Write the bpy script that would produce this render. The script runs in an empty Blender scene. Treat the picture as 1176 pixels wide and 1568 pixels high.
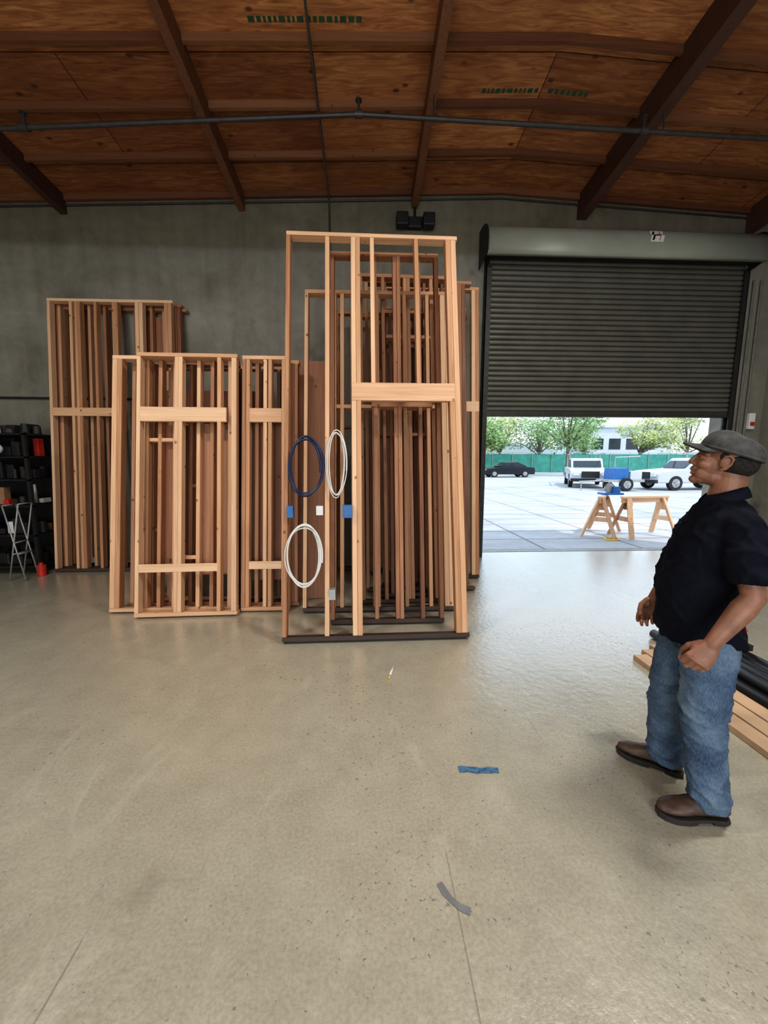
import bpy, bmesh, math, random
from mathutils import Vector, Matrix, noise
R = random.Random(7)
S = bpy.context.scene
COL = S.collection

# ------------------------------------------------------------------ node helpers
def new_mat(name):
    m = bpy.data.materials.new(name); m.use_nodes = True
    nt = m.node_tree
    for n in list(nt.nodes): nt.nodes.remove(n)
    out = nt.nodes.new('ShaderNodeOutputMaterial')
    b = nt.nodes.new('ShaderNodeBsdfPrincipled')
    nt.links.new(b.outputs[0], out.inputs[0])
    return m, nt, b
def N(nt, t, **k):
    n = nt.nodes.new(t)
    for a, v in k.items(): setattr(n, a, v)
    return n
def L(nt, a, b): nt.links.new(a, b)
def ramp(nt, fac, stops):
    r = N(nt, 'ShaderNodeValToRGB')
    e = r.color_ramp.elements
    e[0].position, e[0].color = stops[0][0], (*stops[0][1], 1)
    e[1].position, e[1].color = stops[-1][0], (*stops[-1][1], 1)
    for p, c in stops[1:-1]:
        x = e.new(p); x.color = (*c, 1)
    L(nt, fac, r.inputs[0]); return r.outputs[0]
def gray(v): return (v, v, v)
def coord(nt, scale=(1,1,1), kind='Object', loc=(0,0,0)):
    t = N(nt, 'ShaderNodeTexCoord'); m = N(nt, 'ShaderNodeMapping')
    m.inputs['Scale'].default_value = scale; m.inputs['Location'].default_value = loc
    L(nt, t.outputs[kind], m.inputs[0]); return m.outputs[0]
def noise_n(nt, vec, scale, detail=4, rough=.55, dist=0):
    n = N(nt, 'ShaderNodeTexNoise')
    n.inputs['Scale'].default_value = scale; n.inputs['Detail'].default_value = detail
    n.inputs['Roughness'].default_value = rough; n.inputs['Distortion'].default_value = dist
    L(nt, vec, n.inputs['Vector']); return n.outputs['Fac']
def mixc(nt, fac, a, b, mode='MIX'):
    m = N(nt, 'ShaderNodeMix', data_type='RGBA', blend_type=mode)
    for s, v in ((0, fac), (6, a), (7, b)):
        if hasattr(v, 'is_linked'): L(nt, v, m.inputs[s])
        elif isinstance(v, (int, float)): m.inputs[s].default_value = v
        else: m.inputs[s].default_value = (*v, 1)
    return m.outputs[2]
def math_n(nt, op, a, b=0.0):
    m = N(nt, 'ShaderNodeMath', operation=op)
    for i, v in ((0, a), (1, b)):
        if hasattr(v, 'is_linked'): L(nt, v, m.inputs[i])
        else: m.inputs[i].default_value = v
    return m.outputs[0]
def bump(nt, b, h, strength=.2, dist=.01):
    n = N(nt, 'ShaderNodeBump'); n.inputs['Strength'].default_value = strength
    n.inputs['Distance'].default_value = dist
    L(nt, h, n.inputs['Height']); L(nt, n.outputs[0], b.inputs['Normal']); return n.outputs[0]
def simple(name, c, rough=.6, metal=0, var=.18, scale=12, bmp=0.0, spec=.5):
    m, nt, b = new_mat(name)
    v = coord(nt); f = noise_n(nt, v, scale, 3)
    col = ramp(nt, f, [(.3, tuple(x*(1-var) for x in c)), (.7, tuple(min(1, x*(1+var)) for x in c))])
    L(nt, col, b.inputs['Base Color'])
    b.inputs['Roughness'].default_value = rough; b.inputs['Metallic'].default_value = metal
    b.inputs['Specular IOR Level'].default_value = spec
    if bmp: bump(nt, b, f, bmp, .005)
    return m

# ------------------------------------------------------------------ materials
def wood_mat(name, dark, mid, light, rough=.62):
    m, nt, b = new_mat(name)
    at = N(nt, 'ShaderNodeAttribute', attribute_name='bd')
    sep = N(nt, 'ShaderNodeSeparateColor'); L(nt, at.outputs['Color'], sep.inputs[0])
    tone, axis = sep.outputs[0], sep.outputs[1]
    off = N(nt, 'ShaderNodeCombineXYZ')
    o = math_n(nt, 'MULTIPLY', tone, 37.0)
    for i in range(3): L(nt, o, off.inputs[i])
    tc = N(nt, 'ShaderNodeTexCoord')
    a = N(nt, 'ShaderNodeVectorMath', operation='ADD'); L(nt, tc.outputs['Object'], a.inputs[0]); L(nt, off.outputs[0], a.inputs[1])
    def gv(sc):
        mp = N(nt, 'ShaderNodeMapping'); mp.inputs['Scale'].default_value = sc; L(nt, a.outputs[0], mp.inputs[0]); return mp.outputs[0]
    v1, v2 = gv((45, 45, 1.6)), gv((1.6, 45, 45))
    mx = N(nt, 'ShaderNodeMix', data_type='VECTOR'); L(nt, axis, mx.inputs[0]); L(nt, v1, mx.inputs[4]); L(nt, v2, mx.inputs[5])
    g = noise_n(nt, mx.outputs[1], 1.0, 3, .6, .6)
    f = math_n(nt, 'ADD', math_n(nt, 'MULTIPLY', g, .55), math_n(nt, 'MULTIPLY', tone, .5))
    col = ramp(nt, f, [(.2, dark), (.5, mid), (.85, light)])
    vo = N(nt, 'ShaderNodeTexVoronoi'); vo.inputs['Scale'].default_value = 6.5
    L(nt, gv((1, 1, .8)), vo.inputs['Vector'])
    k = ramp(nt, vo.outputs['Distance'], [(.06, gray(1)), (.11, gray(0))])
    col = mixc(nt, math_n(nt, 'MULTIPLY', k, .8), col, (.12,.045,.02))
    L(nt, col, b.inputs['Base Color']); b.inputs['Roughness'].default_value = rough
    return m
M_WOOD = wood_mat('fir_lumber', (.32,.145,.068), (.58,.325,.175), (.80,.555,.36))
M_WOODR = wood_mat('fir_lumber_red', (.15,.058,.028), (.33,.15,.075), (.56,.32,.18))
M_DARKWOOD = wood_mat('stained_plate', (.025,.016,.012), (.05,.03,.023), (.10,.06,.04))
M_BEAM = wood_mat('roof_beam', (.09,.034,.018), (.17,.07,.034), (.30,.14,.07))
M_JOIST = wood_mat('roof_joist', (.10,.035,.016), (.18,.072,.030), (.27,.12,.055))
M_BEAMD = wood_mat('roof_beam_dark', (.03,.014,.010), (.07,.03,.02), (.12,.055,.035))
M_PLY = wood_mat('plywood_sheet', (.22,.09,.045), (.38,.18,.095), (.50,.27,.15))

def ceiling_mat():
    m, nt, b = new_mat('ceiling_plywood')
    v = coord(nt); g = noise_n(nt, coord(nt, (1.1, 9, 9)), 2.0, 5, .6, 1.4)
    big = noise_n(nt, v, .8, 3)
    col = ramp(nt, g, [(.30, (.22,.075,.027)), (.5, (.44,.185,.066)), (.68, (.66,.33,.13))])
    col = mixc(nt, ramp(nt, big, [(.35, gray(0)), (.7, gray(.65))]), col, (.23,.078,.030))
    br = N(nt, 'ShaderNodeTexBrick'); br.inputs['Scale'].default_value = 1
    br.inputs['Brick Width'].default_value = 2.46; br.inputs['Row Height'].default_value = 1.22
    br.inputs['Mortar Size'].default_value = .006
    br.inputs['Color1'].default_value = (1.1,1.1,1.1,1); br.inputs['Color2'].default_value = (.62,.54,.50,1); br.inputs['Mortar'].default_value = (.15,.1,.07,1)
    L(nt, coord(nt, loc=(1.73, .5, 0)), br.inputs['Vector'])
    col = mixc(nt, 1.0, col, br.outputs['Color'], 'MULTIPLY')
    vo = N(nt, 'ShaderNodeTexVoronoi'); vo.inputs['Scale'].default_value = 3.4; L(nt, coord(nt, (.8, 1.3, 1)), vo.inputs['Vector'])
    k = ramp(nt, vo.outputs['Distance'], [(.06, gray(1)), (.13, gray(0))])
    col = mixc(nt, math_n(nt, 'MULTIPLY', k, .85), col, (.05,.018,.010))
    L(nt, col, b.inputs['Base Color']); b.inputs['Roughness'].default_value = .7
    return m
def floor_mat():
    m, nt, b = new_mat('painted_concrete_floor')
    v = coord(nt)
    big = noise_n(nt, v, .6, 4, .6, .6); mid = noise_n(nt, v, 4.5, 5, .7); fine = noise_n(nt, v, 75, 3, .6)
    col = ramp(nt, big, [(.32, (.325,.305,.235)), (.52, (.415,.395,.31)), (.72, (.47,.45,.36))])
    col = mixc(nt, .5, col, ramp(nt, mid, [(.3, (.29,.27,.21)), (.7, (.51,.49,.395))]))
    col = mixc(nt, .4, col, ramp(nt, fine, [(.3, (.26,.24,.185)), (.65, (.48,.46,.37))]))
    ch = noise_n(nt, v, 46, 3, .55, .4); msk = noise_n(nt, coord(nt, loc=(3.1, 1.7, 0)), 1.1, 3)
    th = math_n(nt, 'ADD', ch, math_n(nt, 'MULTIPLY', msk, .36))
    chips = ramp(nt, th, [(.862, gray(0)), (.885, gray(1))])
    col = mixc(nt, math_n(nt, 'MULTIPLY', chips, .6), col, (.12,.105,.08))
    sc = noise_n(nt, coord(nt, (1.5, .6, 1), loc=(5, 2, 0)), 2.2, 6, .75, 1.2)
    col = mixc(nt, ramp(nt, sc, [(.56, gray(0)), (.72, gray(.4))]), col, (.57,.55,.46))
    st = noise_n(nt, coord(nt, loc=(1, 8, 0)), 1.7, 5, .7, .8)
    col = mixc(nt, ramp(nt, st, [(.58, gray(0)), (.72, gray(.35))]), col, (.24,.215,.16))
    def scr(rot, sca, lo):
        t = N(nt, 'ShaderNodeTexCoord'); mp = N(nt, 'ShaderNodeMapping'); mp.inputs['Rotation'].default_value = (0,0,rot); mp.inputs['Scale'].default_value = sca; mp.inputs['Location'].default_value = lo
        L(nt, t.outputs['Object'], mp.inputs[0]); return noise_n(nt, mp.outputs[0], 1, 2, .5, .3)
    s1 = ramp(nt, scr(.35, (38, .55, 1), (1,2,0)), [(.725, gray(0)), (.75, gray(.5))])
    s2 = ramp(nt, scr(-.6, (34, .45, 1), (4,1,0)), [(.735, gray(0)), (.76, gray(.5))])
    col = mixc(nt, math_n(nt, 'MAXIMUM', s1, s2), col, (.15,.13,.10))
    L(nt, col, b.inputs['Base Color'])
    rr = ramp(nt, mid, [(.3, gray(.30)), (.7, gray(.42))]); L(nt, rr, b.inputs['Roughness'])
    b.inputs['Coat Weight'].default_value = 1.0; b.inputs['Coat Roughness'].default_value = .24; b.inputs['Coat IOR'].default_value = 1.8
    vo = N(nt, 'ShaderNodeTexVoronoi', feature='SMOOTH_F1'); vo.inputs['Scale'].default_value = 24; L(nt, v, vo.inputs['Vector'])
    h = math_n(nt, 'ADD', math_n(nt, 'MULTIPLY', vo.outputs['Distance'], .6), math_n(nt, 'SUBTRACT', math_n(nt, 'MULTIPLY', fine, .4), math_n(nt, 'MULTIPLY', chips, .8)))
    nn = bump(nt, b, h, .4, .006); L(nt, nn, b.inputs['Coat Normal'])
    return m
def wall_mat():
    m, nt, b = new_mat('tilt_up_concrete')
    v = coord(nt); a = noise_n(nt, v, .7, 5, .65, 1.2); c = noise_n(nt, v, 6, 5, .6); s = noise_n(nt, coord(nt, (5, 5, .5)), 1, 4)
    col = ramp(nt, a, [(.3, (.15,.14,.11)), (.5, (.235,.225,.185)), (.72, (.35,.34,.29))])
    col = mixc(nt, .3, col, ramp(nt, c, [(.3, (.14,.13,.105)), (.7, (.32,.31,.265))]))
    col = mixc(nt, .22, col, ramp(nt, s, [(.35, (.12,.11,.09)), (.65, (.32,.31,.26))]))
    st = noise_n(nt, coord(nt, loc=(9, 2, 4)), 2.0, 4)
    col = mixc(nt, ramp(nt, st, [(.64, gray(0)), (.76, gray(.6))]), col, (.075,.07,.055))
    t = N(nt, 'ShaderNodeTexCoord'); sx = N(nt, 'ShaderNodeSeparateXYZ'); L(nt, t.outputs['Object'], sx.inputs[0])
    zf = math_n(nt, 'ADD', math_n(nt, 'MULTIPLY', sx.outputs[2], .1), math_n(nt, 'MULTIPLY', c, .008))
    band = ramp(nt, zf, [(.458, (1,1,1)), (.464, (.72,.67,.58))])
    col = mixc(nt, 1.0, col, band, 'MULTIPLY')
    L(nt, col, b.inputs['Base Color']); b.inputs['Roughness'].default_value = .85; bump(nt, b, c, .2, .01)
    return m
def pave_mat():
    m, nt, b = new_mat('driveway_concrete')
    v = coord(nt); a = noise_n(nt, coord(nt, (1, 1.6, 1)), .22, 5, .65, .8); c = noise_n(nt, v, 5, 4)
    col = ramp(nt, a, [(.35, (.36,.37,.385)), (.65, (.58,.58,.585))])
    col = mixc(nt, .3, col, ramp(nt, c, [(.3, (.36,.36,.365)), (.7, (.60,.60,.60))]))
    br = N(nt, 'ShaderNodeTexBrick'); br.inputs['Scale'].default_value = .28; br.inputs['Mortar Size'].default_value = .008; br.offset = 0
    br.inputs['Color1'].default_value = (1,1,1,1); br.inputs['Color2'].default_value = (.92,.92,.92,1); br.inputs['Mortar'].default_value = (.45,.45,.45,1)
    L(nt, coord(nt, loc=(.4, .62, 0)), br.inputs['Vector'])
    col = mixc(nt, 1.0, col, br.outputs['Color'], 'MULTIPLY')
    L(nt, col, b.inputs['Base Color']); b.inputs['Roughness'].default_value = .8
    return m
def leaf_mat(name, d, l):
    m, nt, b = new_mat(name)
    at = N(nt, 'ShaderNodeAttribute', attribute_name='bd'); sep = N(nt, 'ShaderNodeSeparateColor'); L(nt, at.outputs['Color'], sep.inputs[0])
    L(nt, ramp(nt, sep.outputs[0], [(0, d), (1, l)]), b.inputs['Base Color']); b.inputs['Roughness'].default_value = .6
    return m
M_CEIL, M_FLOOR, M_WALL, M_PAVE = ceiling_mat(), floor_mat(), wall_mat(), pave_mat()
M_SHUT = simple('shutter_slat_paint', (.155,.15,.128), .45, .3, .12, 3)
M_HOOD = simple('shutter_hood_paint', (.33,.35,.30), .45, .1, .08, 2)
M_STEELD = simple('dark_steel', (.05,.048,.045), .5, .5)
M_BLACK = simple('black_plastic', (.016,.016,.018), .45)
M_PIPE = simple('painted_pipe', (.065,.058,.058), .45, .3)
M_WHITE = simple('white_plastic', (.72,.72,.70), .4, 0, .05)
M_BLUE = simple('blue_plastic', (.02,.13,.36), .4)
M_NAVYC = simple('navy_cable', (.010,.02,.07), .35)
M_GREY = simple('grey_metal', (.38,.38,.37), .45, .4)
M_CONDUIT = simple('wall_conduit_paint', (.17,.165,.145), .6)
M_RED = simple('red_plastic', (.5,.03,.02), .4)
M_YEL = simple('yellow_plastic', (.75,.55,.04), .4)
M_TAPE = simple('blue_masking_tape', (.06,.15,.27), .7, 0, .5, 60)
M_DUCT = simple('grey_tape', (.20,.21,.22), .5)
M_GREENP = simple('green_stamp', (.03,.09,.04), .7)
M_BRASS = simple('brown_item', (.30,.17,.09), .6)

# ------------------------------------------------------------------ mesh helpers
def obj(name, bm=None, mat=None, parent=None, smooth=False, mesh=None):
    if mesh is None:
        mesh = bpy.data.meshes.new(name); bm.normal_update(); bm.to_mesh(mesh); bm.free()
    o = bpy.data.objects.new(name, mesh); COL.objects.link(o)
    if mat is not None:
        for mm in (mat if isinstance(mat, (list, tuple)) else [mat]): mesh.materials.append(mm)
    if smooth:
        for p in mesh.polygons: p.use_smooth = True
    if parent is not None:
        o.parent = parent; o.matrix_parent_inverse = parent.matrix_world.inverted()
    return o
def empty(name, loc):
    e = bpy.data.objects.new(name, None); e.location = loc; e.empty_display_size = .1
    COL.objects.link(e); e.matrix_world = Matrix.Translation(loc); return e
def clayer(bm):
    return bm.loops.layers.float_color.get('bd') or bm.loops.layers.float_color.new('bd')
def box(bm, x0, x1, y0, y1, z0, z1, mi=0, tone=None, axis=0, M=None):
    lay = clayer(bm)
    if tone is None: tone = R.random()
    vs = [bm.verts.new(Vector(c) if M is None else M @ Vector(c)) for c in
          ((x0,y0,z0),(x1,y0,z0),(x1,y1,z0),(x0,y1,z0),(x0,y0,z1),(x1,y0,z1),(x1,y1,z1),(x0,y1,z1))]
    for q in ((3,2,1,0),(4,5,6,7),(0,1,5,4),(1,2,6,5),(2,3,7,6),(3,0,4,7)):
        f = bm.faces.new([vs[i] for i in q]); f.material_index = mi
        for l in f.loops: l[lay] = (tone, axis, 0, 1)
def prism(bm, poly, axis, a0, a1, mi=0):
    def P(p, a):
        return {'x': (a, p[0], p[1]), 'y': (p[0], a, p[1]), 'z': (p[0], p[1], a)}[axis]
    A = [bm.verts.new(P(p, a0)) for p in poly]; B = [bm.verts.new(P(p, a1)) for p in poly]
    fs = [bm.faces.new(A), bm.faces.new(B[::-1])]
    n = len(poly)
    for i in range(n): fs.append(bm.faces.new((A[i], B[i], B[(i+1) % n], A[(i+1) % n])))
    for f in fs: f.material_index = mi
    bmesh.ops.recalc_face_normals(bm, faces=fs)
def ring_loft(bm, rings, cap=True, mi=0):
    n = len(rings[0]); V = [[bm.verts.new(p) for p in r] for r in rings]; fs = []
    for a, b_ in zip(V[:-1], V[1:]):
        for i in range(n): fs.append(bm.faces.new((a[i], a[(i+1) % n], b_[(i+1) % n], b_[i])))
    if cap: fs.append(bm.faces.new(V[0][::-1])); fs.append(bm.faces.new(V[-1]))
    for f in fs: f.material_index = mi
    bmesh.ops.recalc_face_normals(bm, faces=fs)
def tube(bm, pts, rad, seg=12, mi=0, caps=True):
    pts = [Vector(p) for p in pts]
    if not hasattr(rad, '__len__'): rad = [rad]*len(pts)
    rings = []; prev = None
    P, Rr, T = [], [], []
    for i, p in enumerate(pts):
        t = (pts[min(i+1, len(pts)-1)] - pts[max(i-1, 0)]).normalized(); P.append(p); Rr.append(rad[i]); T.append(t)
    if caps:
        t0 = T[0]; r0 = rad[0]; t1 = T[-1]; r1 = rad[-1]
        P = [pts[0]-t0*r0*.95, pts[0]-t0*r0*.6] + P + [pts[-1]+t1*r1*.6, pts[-1]+t1*r1*.95]
        Rr = [r0*.3, r0*.8] + Rr + [r1*.8, r1*.3]; T = [t0, t0] + T + [t1, t1]
    for p, r, t in zip(P, Rr, T):
        a = t.orthogonal().normalized() if prev is None else (prev - t*prev.dot(t)).normalized()
        prev = a; b_ = t.cross(a)
        rings.append([p + (a*math.cos(2*math.pi*k/seg) + b_*math.sin(2*math.pi*k/seg))*r for k in range(seg)])
    ring_loft(bm, rings, True, mi)
def ell(bm, c, r, M=None, seg=20, mi=0):
    m = Matrix.Translation(c) @ Matrix.Diagonal((*r, 1))
    if M is not None: m = M @ m
    d = bmesh.ops.create_uvsphere(bm, u_segments=seg, v_segments=seg*2//3, radius=1, matrix=m)
    for v in d['verts']:
        for f in v.link_faces: f.material_index = mi
def cyl(bm, p0, p1, r, seg=20, mi=0, r1=None):
    tube(bm, [p0, p1], [r, r if r1 is None else r1], seg, mi, caps=False)
def bevel(o, w=.004, s=2):
    m = o.modifiers.new('bv', 'BEVEL'); m.width = w; m.segments = s; m.limit_method = 'ANGLE'; return o
def remesh(o, vox, sm=4, fac=.6):
    m = o.modifiers.new('r', 'REMESH'); m.mode = 'VOXEL'; m.voxel_size = vox; m.use_smooth_shade = True
    if sm: s = o.modifiers.new('s', 'SMOOTH'); s.iterations = sm; s.factor = fac
    bpy.context.view_layer.update()
    ev = o.evaluated_get(bpy.context.evaluated_depsgraph_get())
    me = bpy.data.meshes.new_from_object(ev)
    mats = [x for x in o.data.materials]
    o.modifiers.clear(); o.data = me
    me.materials.clear()
    for x in mats: me.materials.append(x)
    for p in me.polygons: p.use_smooth = True; p.material_index = 0
    return o
def displace(o, fn):
    me = o.data
    ns = [Vector(v.normal) for v in me.vertices]
    for v, n in zip(me.vertices, ns): v.co = v.co + n*fn(v.co, n)
    me.update()

# ------------------------------------------------------------------ room shell
WY = 6.10; XL, XR, YB = -7.2, 6.42, -6.0
RS_ = .105
def roofz(x, y): return 5.46 - .043*abs(x-2.0) + RS_*(WY-y)
DX0, DX1, DZ = 1.87, 5.75, 4.62
bm = bmesh.new()
box(bm, XL-.2, XR+.2, YB-.2, WY+.22, -.2, 0)
obj('floor', bm, M_FLOOR)
bm = bmesh.new()
box(bm, -45, 95, WY+.22, 110, -.25, -.012)
obj('driveway', bm, M_PAVE)
bm = bmesh.new()
box(bm, DX0, DX1, WY+.222, WY+.34, -.1, .006)
obj('trim_1', bm, simple('threshold_steel', (.30,.30,.29), .5, .3))
bm = bmesh.new()
prism(bm, [(XL, 0), (DX0, 0), (DX0, roofz(DX0, WY)), (XL, roofz(XL, WY))], 'y', WY, WY+.22)
prism(bm, [(DX0, DZ), (DX1, DZ), (DX1, roofz(DX1, WY)), (2.0, roofz(2, WY)), (DX0, roofz(DX0, WY))], 'y', WY, WY+.22)
prism(bm, [(DX1, 0), (XR, 0), (XR, roofz(XR, WY)), (DX1, roofz(DX1, WY))], 'y', WY, WY+.22)
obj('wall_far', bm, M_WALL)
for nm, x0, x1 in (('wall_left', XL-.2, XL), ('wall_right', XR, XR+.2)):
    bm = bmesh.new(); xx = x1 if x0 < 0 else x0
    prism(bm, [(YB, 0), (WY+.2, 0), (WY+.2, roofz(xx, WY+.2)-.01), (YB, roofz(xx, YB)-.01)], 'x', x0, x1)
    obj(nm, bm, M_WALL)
bm = bmesh.new()   # wall behind the camera with an open loading bay
prism(bm, [(XL, 0), (-3, 0), (-3, roofz(-3, YB)), (XL, roofz(XL, YB))], 'y', YB-.2, YB)
prism(bm, [(-3, 4.3), (2.6, 4.3), (2.6, roofz(2.6, YB)), (2, roofz(2, YB)), (-3, roofz(-3, YB))], 'y', YB-.2, YB)
prism(bm, [(2.6, 0), (XR, 0), (XR, roofz(XR, YB)), (2.6, roofz(2.6, YB))], 'y', YB-.2, YB)
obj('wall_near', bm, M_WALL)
bm = bmesh.new()
for x0, x1 in ((XL-.2, 2.0), (2.0, XR+.2)):
    lo = [(x0, YB-.2), (x1, YB-.2), (x1, WY+.5), (x0, WY+.5)]
    a = [bm.verts.new((x, y, roofz(x, y))) for x, y in lo]; b2 = [bm.verts.new((x, y, roofz(x, y)+.06)) for x, y in lo]
    bm.faces.new(a[::-1]); bm.faces.new(b2)
    for i in range(4): bm.faces.new((a[i], a[(i+1) % 4], b2[(i+1) % 4], b2[i]))
bmesh.ops.recalc_face_normals(bm, faces=bm.faces[:])
obj('ceiling', bm, M_CEIL)
def hexa(bm, V, tone, axis):
    lay = clayer(bm)
    fs = [bm.faces.new([V[i] for i in k]) for k in ((0,1,3,2),(4,6,7,5),(0,4,5,1),(2,3,7,6),(1,5,7,3),(0,2,6,4))]
    for f in fs:
        for l in f.loops: l[lay] = (tone, axis, 0, 1)
    bmesh.ops.recalc_face_normals(bm, faces=fs)
BX = [-6.65, -4.2, -1.74, .73, 3.22, 5.85]
for i, x in enumerate(BX):
    bm = bmesh.new(); dk = i in (4, 5); w_ = .07 if dk else .045; dp = .32 if dk else .23
    V = []
    for y in (YB, WY):
        for xx in (x-w_, x+w_):
            V += [bm.verts.new((xx, y, roofz(xx, y)-.001)), bm.verts.new((xx, y, roofz(x, y)-dp))]
    hexa(bm, V, .35+.1*i, 0)
    obj('roof_beam', bm, M_BEAMD if dk or i < 2 else M_BEAM)
y = WY-.02
bm = bmesh.new()
while y > YB+.2:
    for xa, xb in zip([XL]+[b_+.05 for b_ in BX], [b_-.05 for b_ in BX]+[XR]):
        segs = [(xa, 2.0), (2.0, xb)] if xa < 2.0 < xb else [(xa, xb)]
        t = R.random()
        for a, c in segs:
            V = []
            for x in (a, c):
                for yy in (y-.036, y):
                    V += [bm.verts.new((x, yy, roofz(x, yy)-.001)), bm.verts.new((x, yy, roofz(x, yy)-.078))]
            hexa(bm, V, t, 1)
    y -= .61
obj('roof_joists', bm, M_JOIST)
for xs, yy, ln in ((-1.05, 4.10, 1.05), (1.30, 4.72, .62), (2.04, 4.72, .45)):
    bm = bmesh.new(); x = 0
    while x < ln:
        w = R.uniform(.02, .06); box(bm, x, x+w, 0, .045, -.003, -.001); x += w+.02
    o = obj('lumber_stamp', bm, M_GREENP); o.location = (xs, yy, roofz(xs, yy)-.001)
    o.rotation_euler = (-math.atan(RS_), -math.atan(.043)*(1 if xs < 2 else -1), 0)

def curve_obj(name, pts, r, mat, cyclic=False, parent=None, res=6, kind='POLY'):
    c = bpy.data.curves.new(name, 'CURVE'); c.dimensions = '3D'; c.bevel_depth = r; c.bevel_resolution = 3
    s = c.splines.new(kind); s.points.add(len(pts)-1)
    for p, q in zip(s.points, pts): p.co = (*q, 1)
    s.use_cyclic_u = cyclic
    if kind == 'NURBS': s.use_endpoint_u = True; s.order_u = 3; c.resolution_u = res
    c.materials.append(mat); c.use_fill_caps = True
    o = bpy.data.objects.new(name, c); COL.objects.link(o)
    if parent is not None: o.parent = parent; o.matrix_parent_inverse = parent.matrix_world.inverted()
    return o
sp = empty('sprinkler_pipe', (0, 4.5, 5.1))
curve_obj('main_run', [(XL, 4.5, 4.62), (-3.63, 4.5, 4.84), (-.05, 4.5, 5.1), (4.41, 4.5, 5.03), (XR, 4.5, 4.95)], .024, M_PIPE, parent=sp)
bm = bmesh.new()
for x, z in ((-3.4, 4.86), (-.05, 5.1), (3.0, 5.055)):
    cyl(bm, (x-.04, 4.5, z), (x+.04, 4.5, z), .036, 16); cyl(bm, (x, 4.5, z), (x, 4.5, z+.12), .015, 12); cyl(bm, (x, 4.5, z+.12), (x, 4.5, z+.135), .035, 12)
for x, z in ((-1.74, 4.977), (.73, 5.085), (3.22, 5.05)):
    cyl(bm, (x, 4.5, z-.02), (x, 4.5, z+.22), .008, 8)
obj('couplings', bm, M_PIPE, sp)
curve_obj('ceiling_conduit', [(-.50, -2, roofz(-.5, -2)-.10), (-.50, 6.06, roofz(-.5, 6.06)-.10), (-.50, 6.075, 5.1), (-.50, 6.075, 3.2)], .012, M_PIPE)
curve_obj('wall_conduit', [(XL, 6.075, 2.47), (-2.0, 6.075, 2.45)], .016, M_STEELD)
curve_obj('electrical_conduit', [(6.0, 6.07, 0.02), (6.0, 6.07, 4.3)], .018, M_CONDUIT)
curve_obj('electrical_conduit', [(6.12, 6.07, 0.02), (6.12, 6.07, 4.3)], .018, M_CONDUIT)
curve_obj('trim_3', [(XL, 6.07, roofz(XL, 6.07)-.13), (2.0, 6.07, roofz(2, 6.07)-.13), (XR, 6.07, roofz(XR, 6.07)-.13)], .012, M_PIPE)
em = empty('emergency_light', (.73, 6.0, 4.95))
bm = bmesh.new(); box(bm, .63, .83, 6.0, 6.098, 4.88, 5.02); bevel(obj('body', bm, M_BLACK, em), .01)
bm = bmesh.new()
for sx in (-1, 1): box(bm, .73+sx*.19-.085, .73+sx*.19+.085, 5.9, 6.04, 4.86, 5.03)
cyl(bm, (.6, 6.03, 4.95), (.86, 6.03, 4.95), .015)
bevel(obj('lamp_heads', bm, M_BLACK, em), .02, 3)
bm = bmesh.new(); cyl(bm, (.73, 6.05, 5.02), (.73, 6.05, 5.17), .018); obj('feed', bm, M_BLACK, em)

# ------------------------------------------------------------------ roll-up door
rd = empty('rollup_door', ((DX0+DX1)/2, 6.05, 2.3))
bm = bmesh.new()
zb, zt, pitch = 2.31, 4.66, .0757
prof = [(0,.0),(.08,-.014),(.3,-.026),(.55,-.026),(.78,-.014),(.86,0),(.93,.014)]
n = int((zt-zb)/pitch)
prev = None
for i in range(n+1):
    for f, dy in prof:
        z = zb+(i+f)*pitch
        a = bm.verts.new((DX0-.03, 6.045+dy, z)); c = bm.verts.new((DX1+.03, 6.045+dy, z))
        if prev: bm.faces.new((prev[0], prev[1], c, a))
        prev = (a, c)
o = obj('slat_curtain', bm, M_SHUT, rd); o.modifiers.new('s', 'SOLIDIFY').thickness = .003
bm = bmesh.new(); box(bm, DX0-.02, DX1+.02, 6.015, 6.065, 2.225, 2.31); box(bm, DX0-.02, DX1+.02, 5.99, 6.085, 2.225, 2.235)
bevel(obj('bottom_bar', bm, simple('bar_paint', (.07,.07,.06), .4, .4), rd), .004)
bm = bmesh.new()
for x0, x1 in ((DX0-.085, DX0-.002), (DX1+.002, DX1+.085)):
    box(bm, x0, x1, 6.075, 6.098, 0.001, 4.75); box(bm, x0, x1, 5.985, 6.0, 0.001, 4.4)
    xo = x0 if x0 < 3 else x1-.012
    box(bm, xo, xo+.012, 5.985, 6.098, 0.001, 4.4)
obj('side_guides', bm, M_STEELD, rd)
bm = bmesh.new()
hp = [(6.095,4.86),(5.95,4.86),(5.84,4.83),(5.75,4.77),(5.69,4.68),(5.665,4.57),(5.67,4.47),(5.69,4.41),(5.74,4.395)]
hx0, hx1 = 1.71, 5.80
rows = [[bm.verts.new((x, y, z)) for y, z in hp] for x in (hx0, hx0+1.4, hx0+2.8, hx1)]
for a, c in zip(rows[:-1], rows[1:]):
    for i in range(len(hp)-1): bm.faces.new((a[i], a[i+1], c[i+1], c[i]))
o = obj('hood', bm, M_HOOD, rd, True); o.modifiers.new('s', 'SOLIDIFY').thickness = .006
bm = bmesh.new()
pl = [(6.098,4.88),(5.94,4.88),(5.82,4.85),(5.72,4.78),(5.67,4.69),(5.645,4.57),(5.65,4.44),(6.098,4.36)]
prism(bm, pl, 'x', hx0-.012, hx0); prism(bm, pl, 'x', hx1, hx1+.012)
cyl(bm, (hx0, 5.9, 4.62), (hx1, 5.9, 4.62), .16, 24)
obj('barrel_and_brackets', bm, M_STEELD, rd)
bm = bmesh.new()
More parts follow.
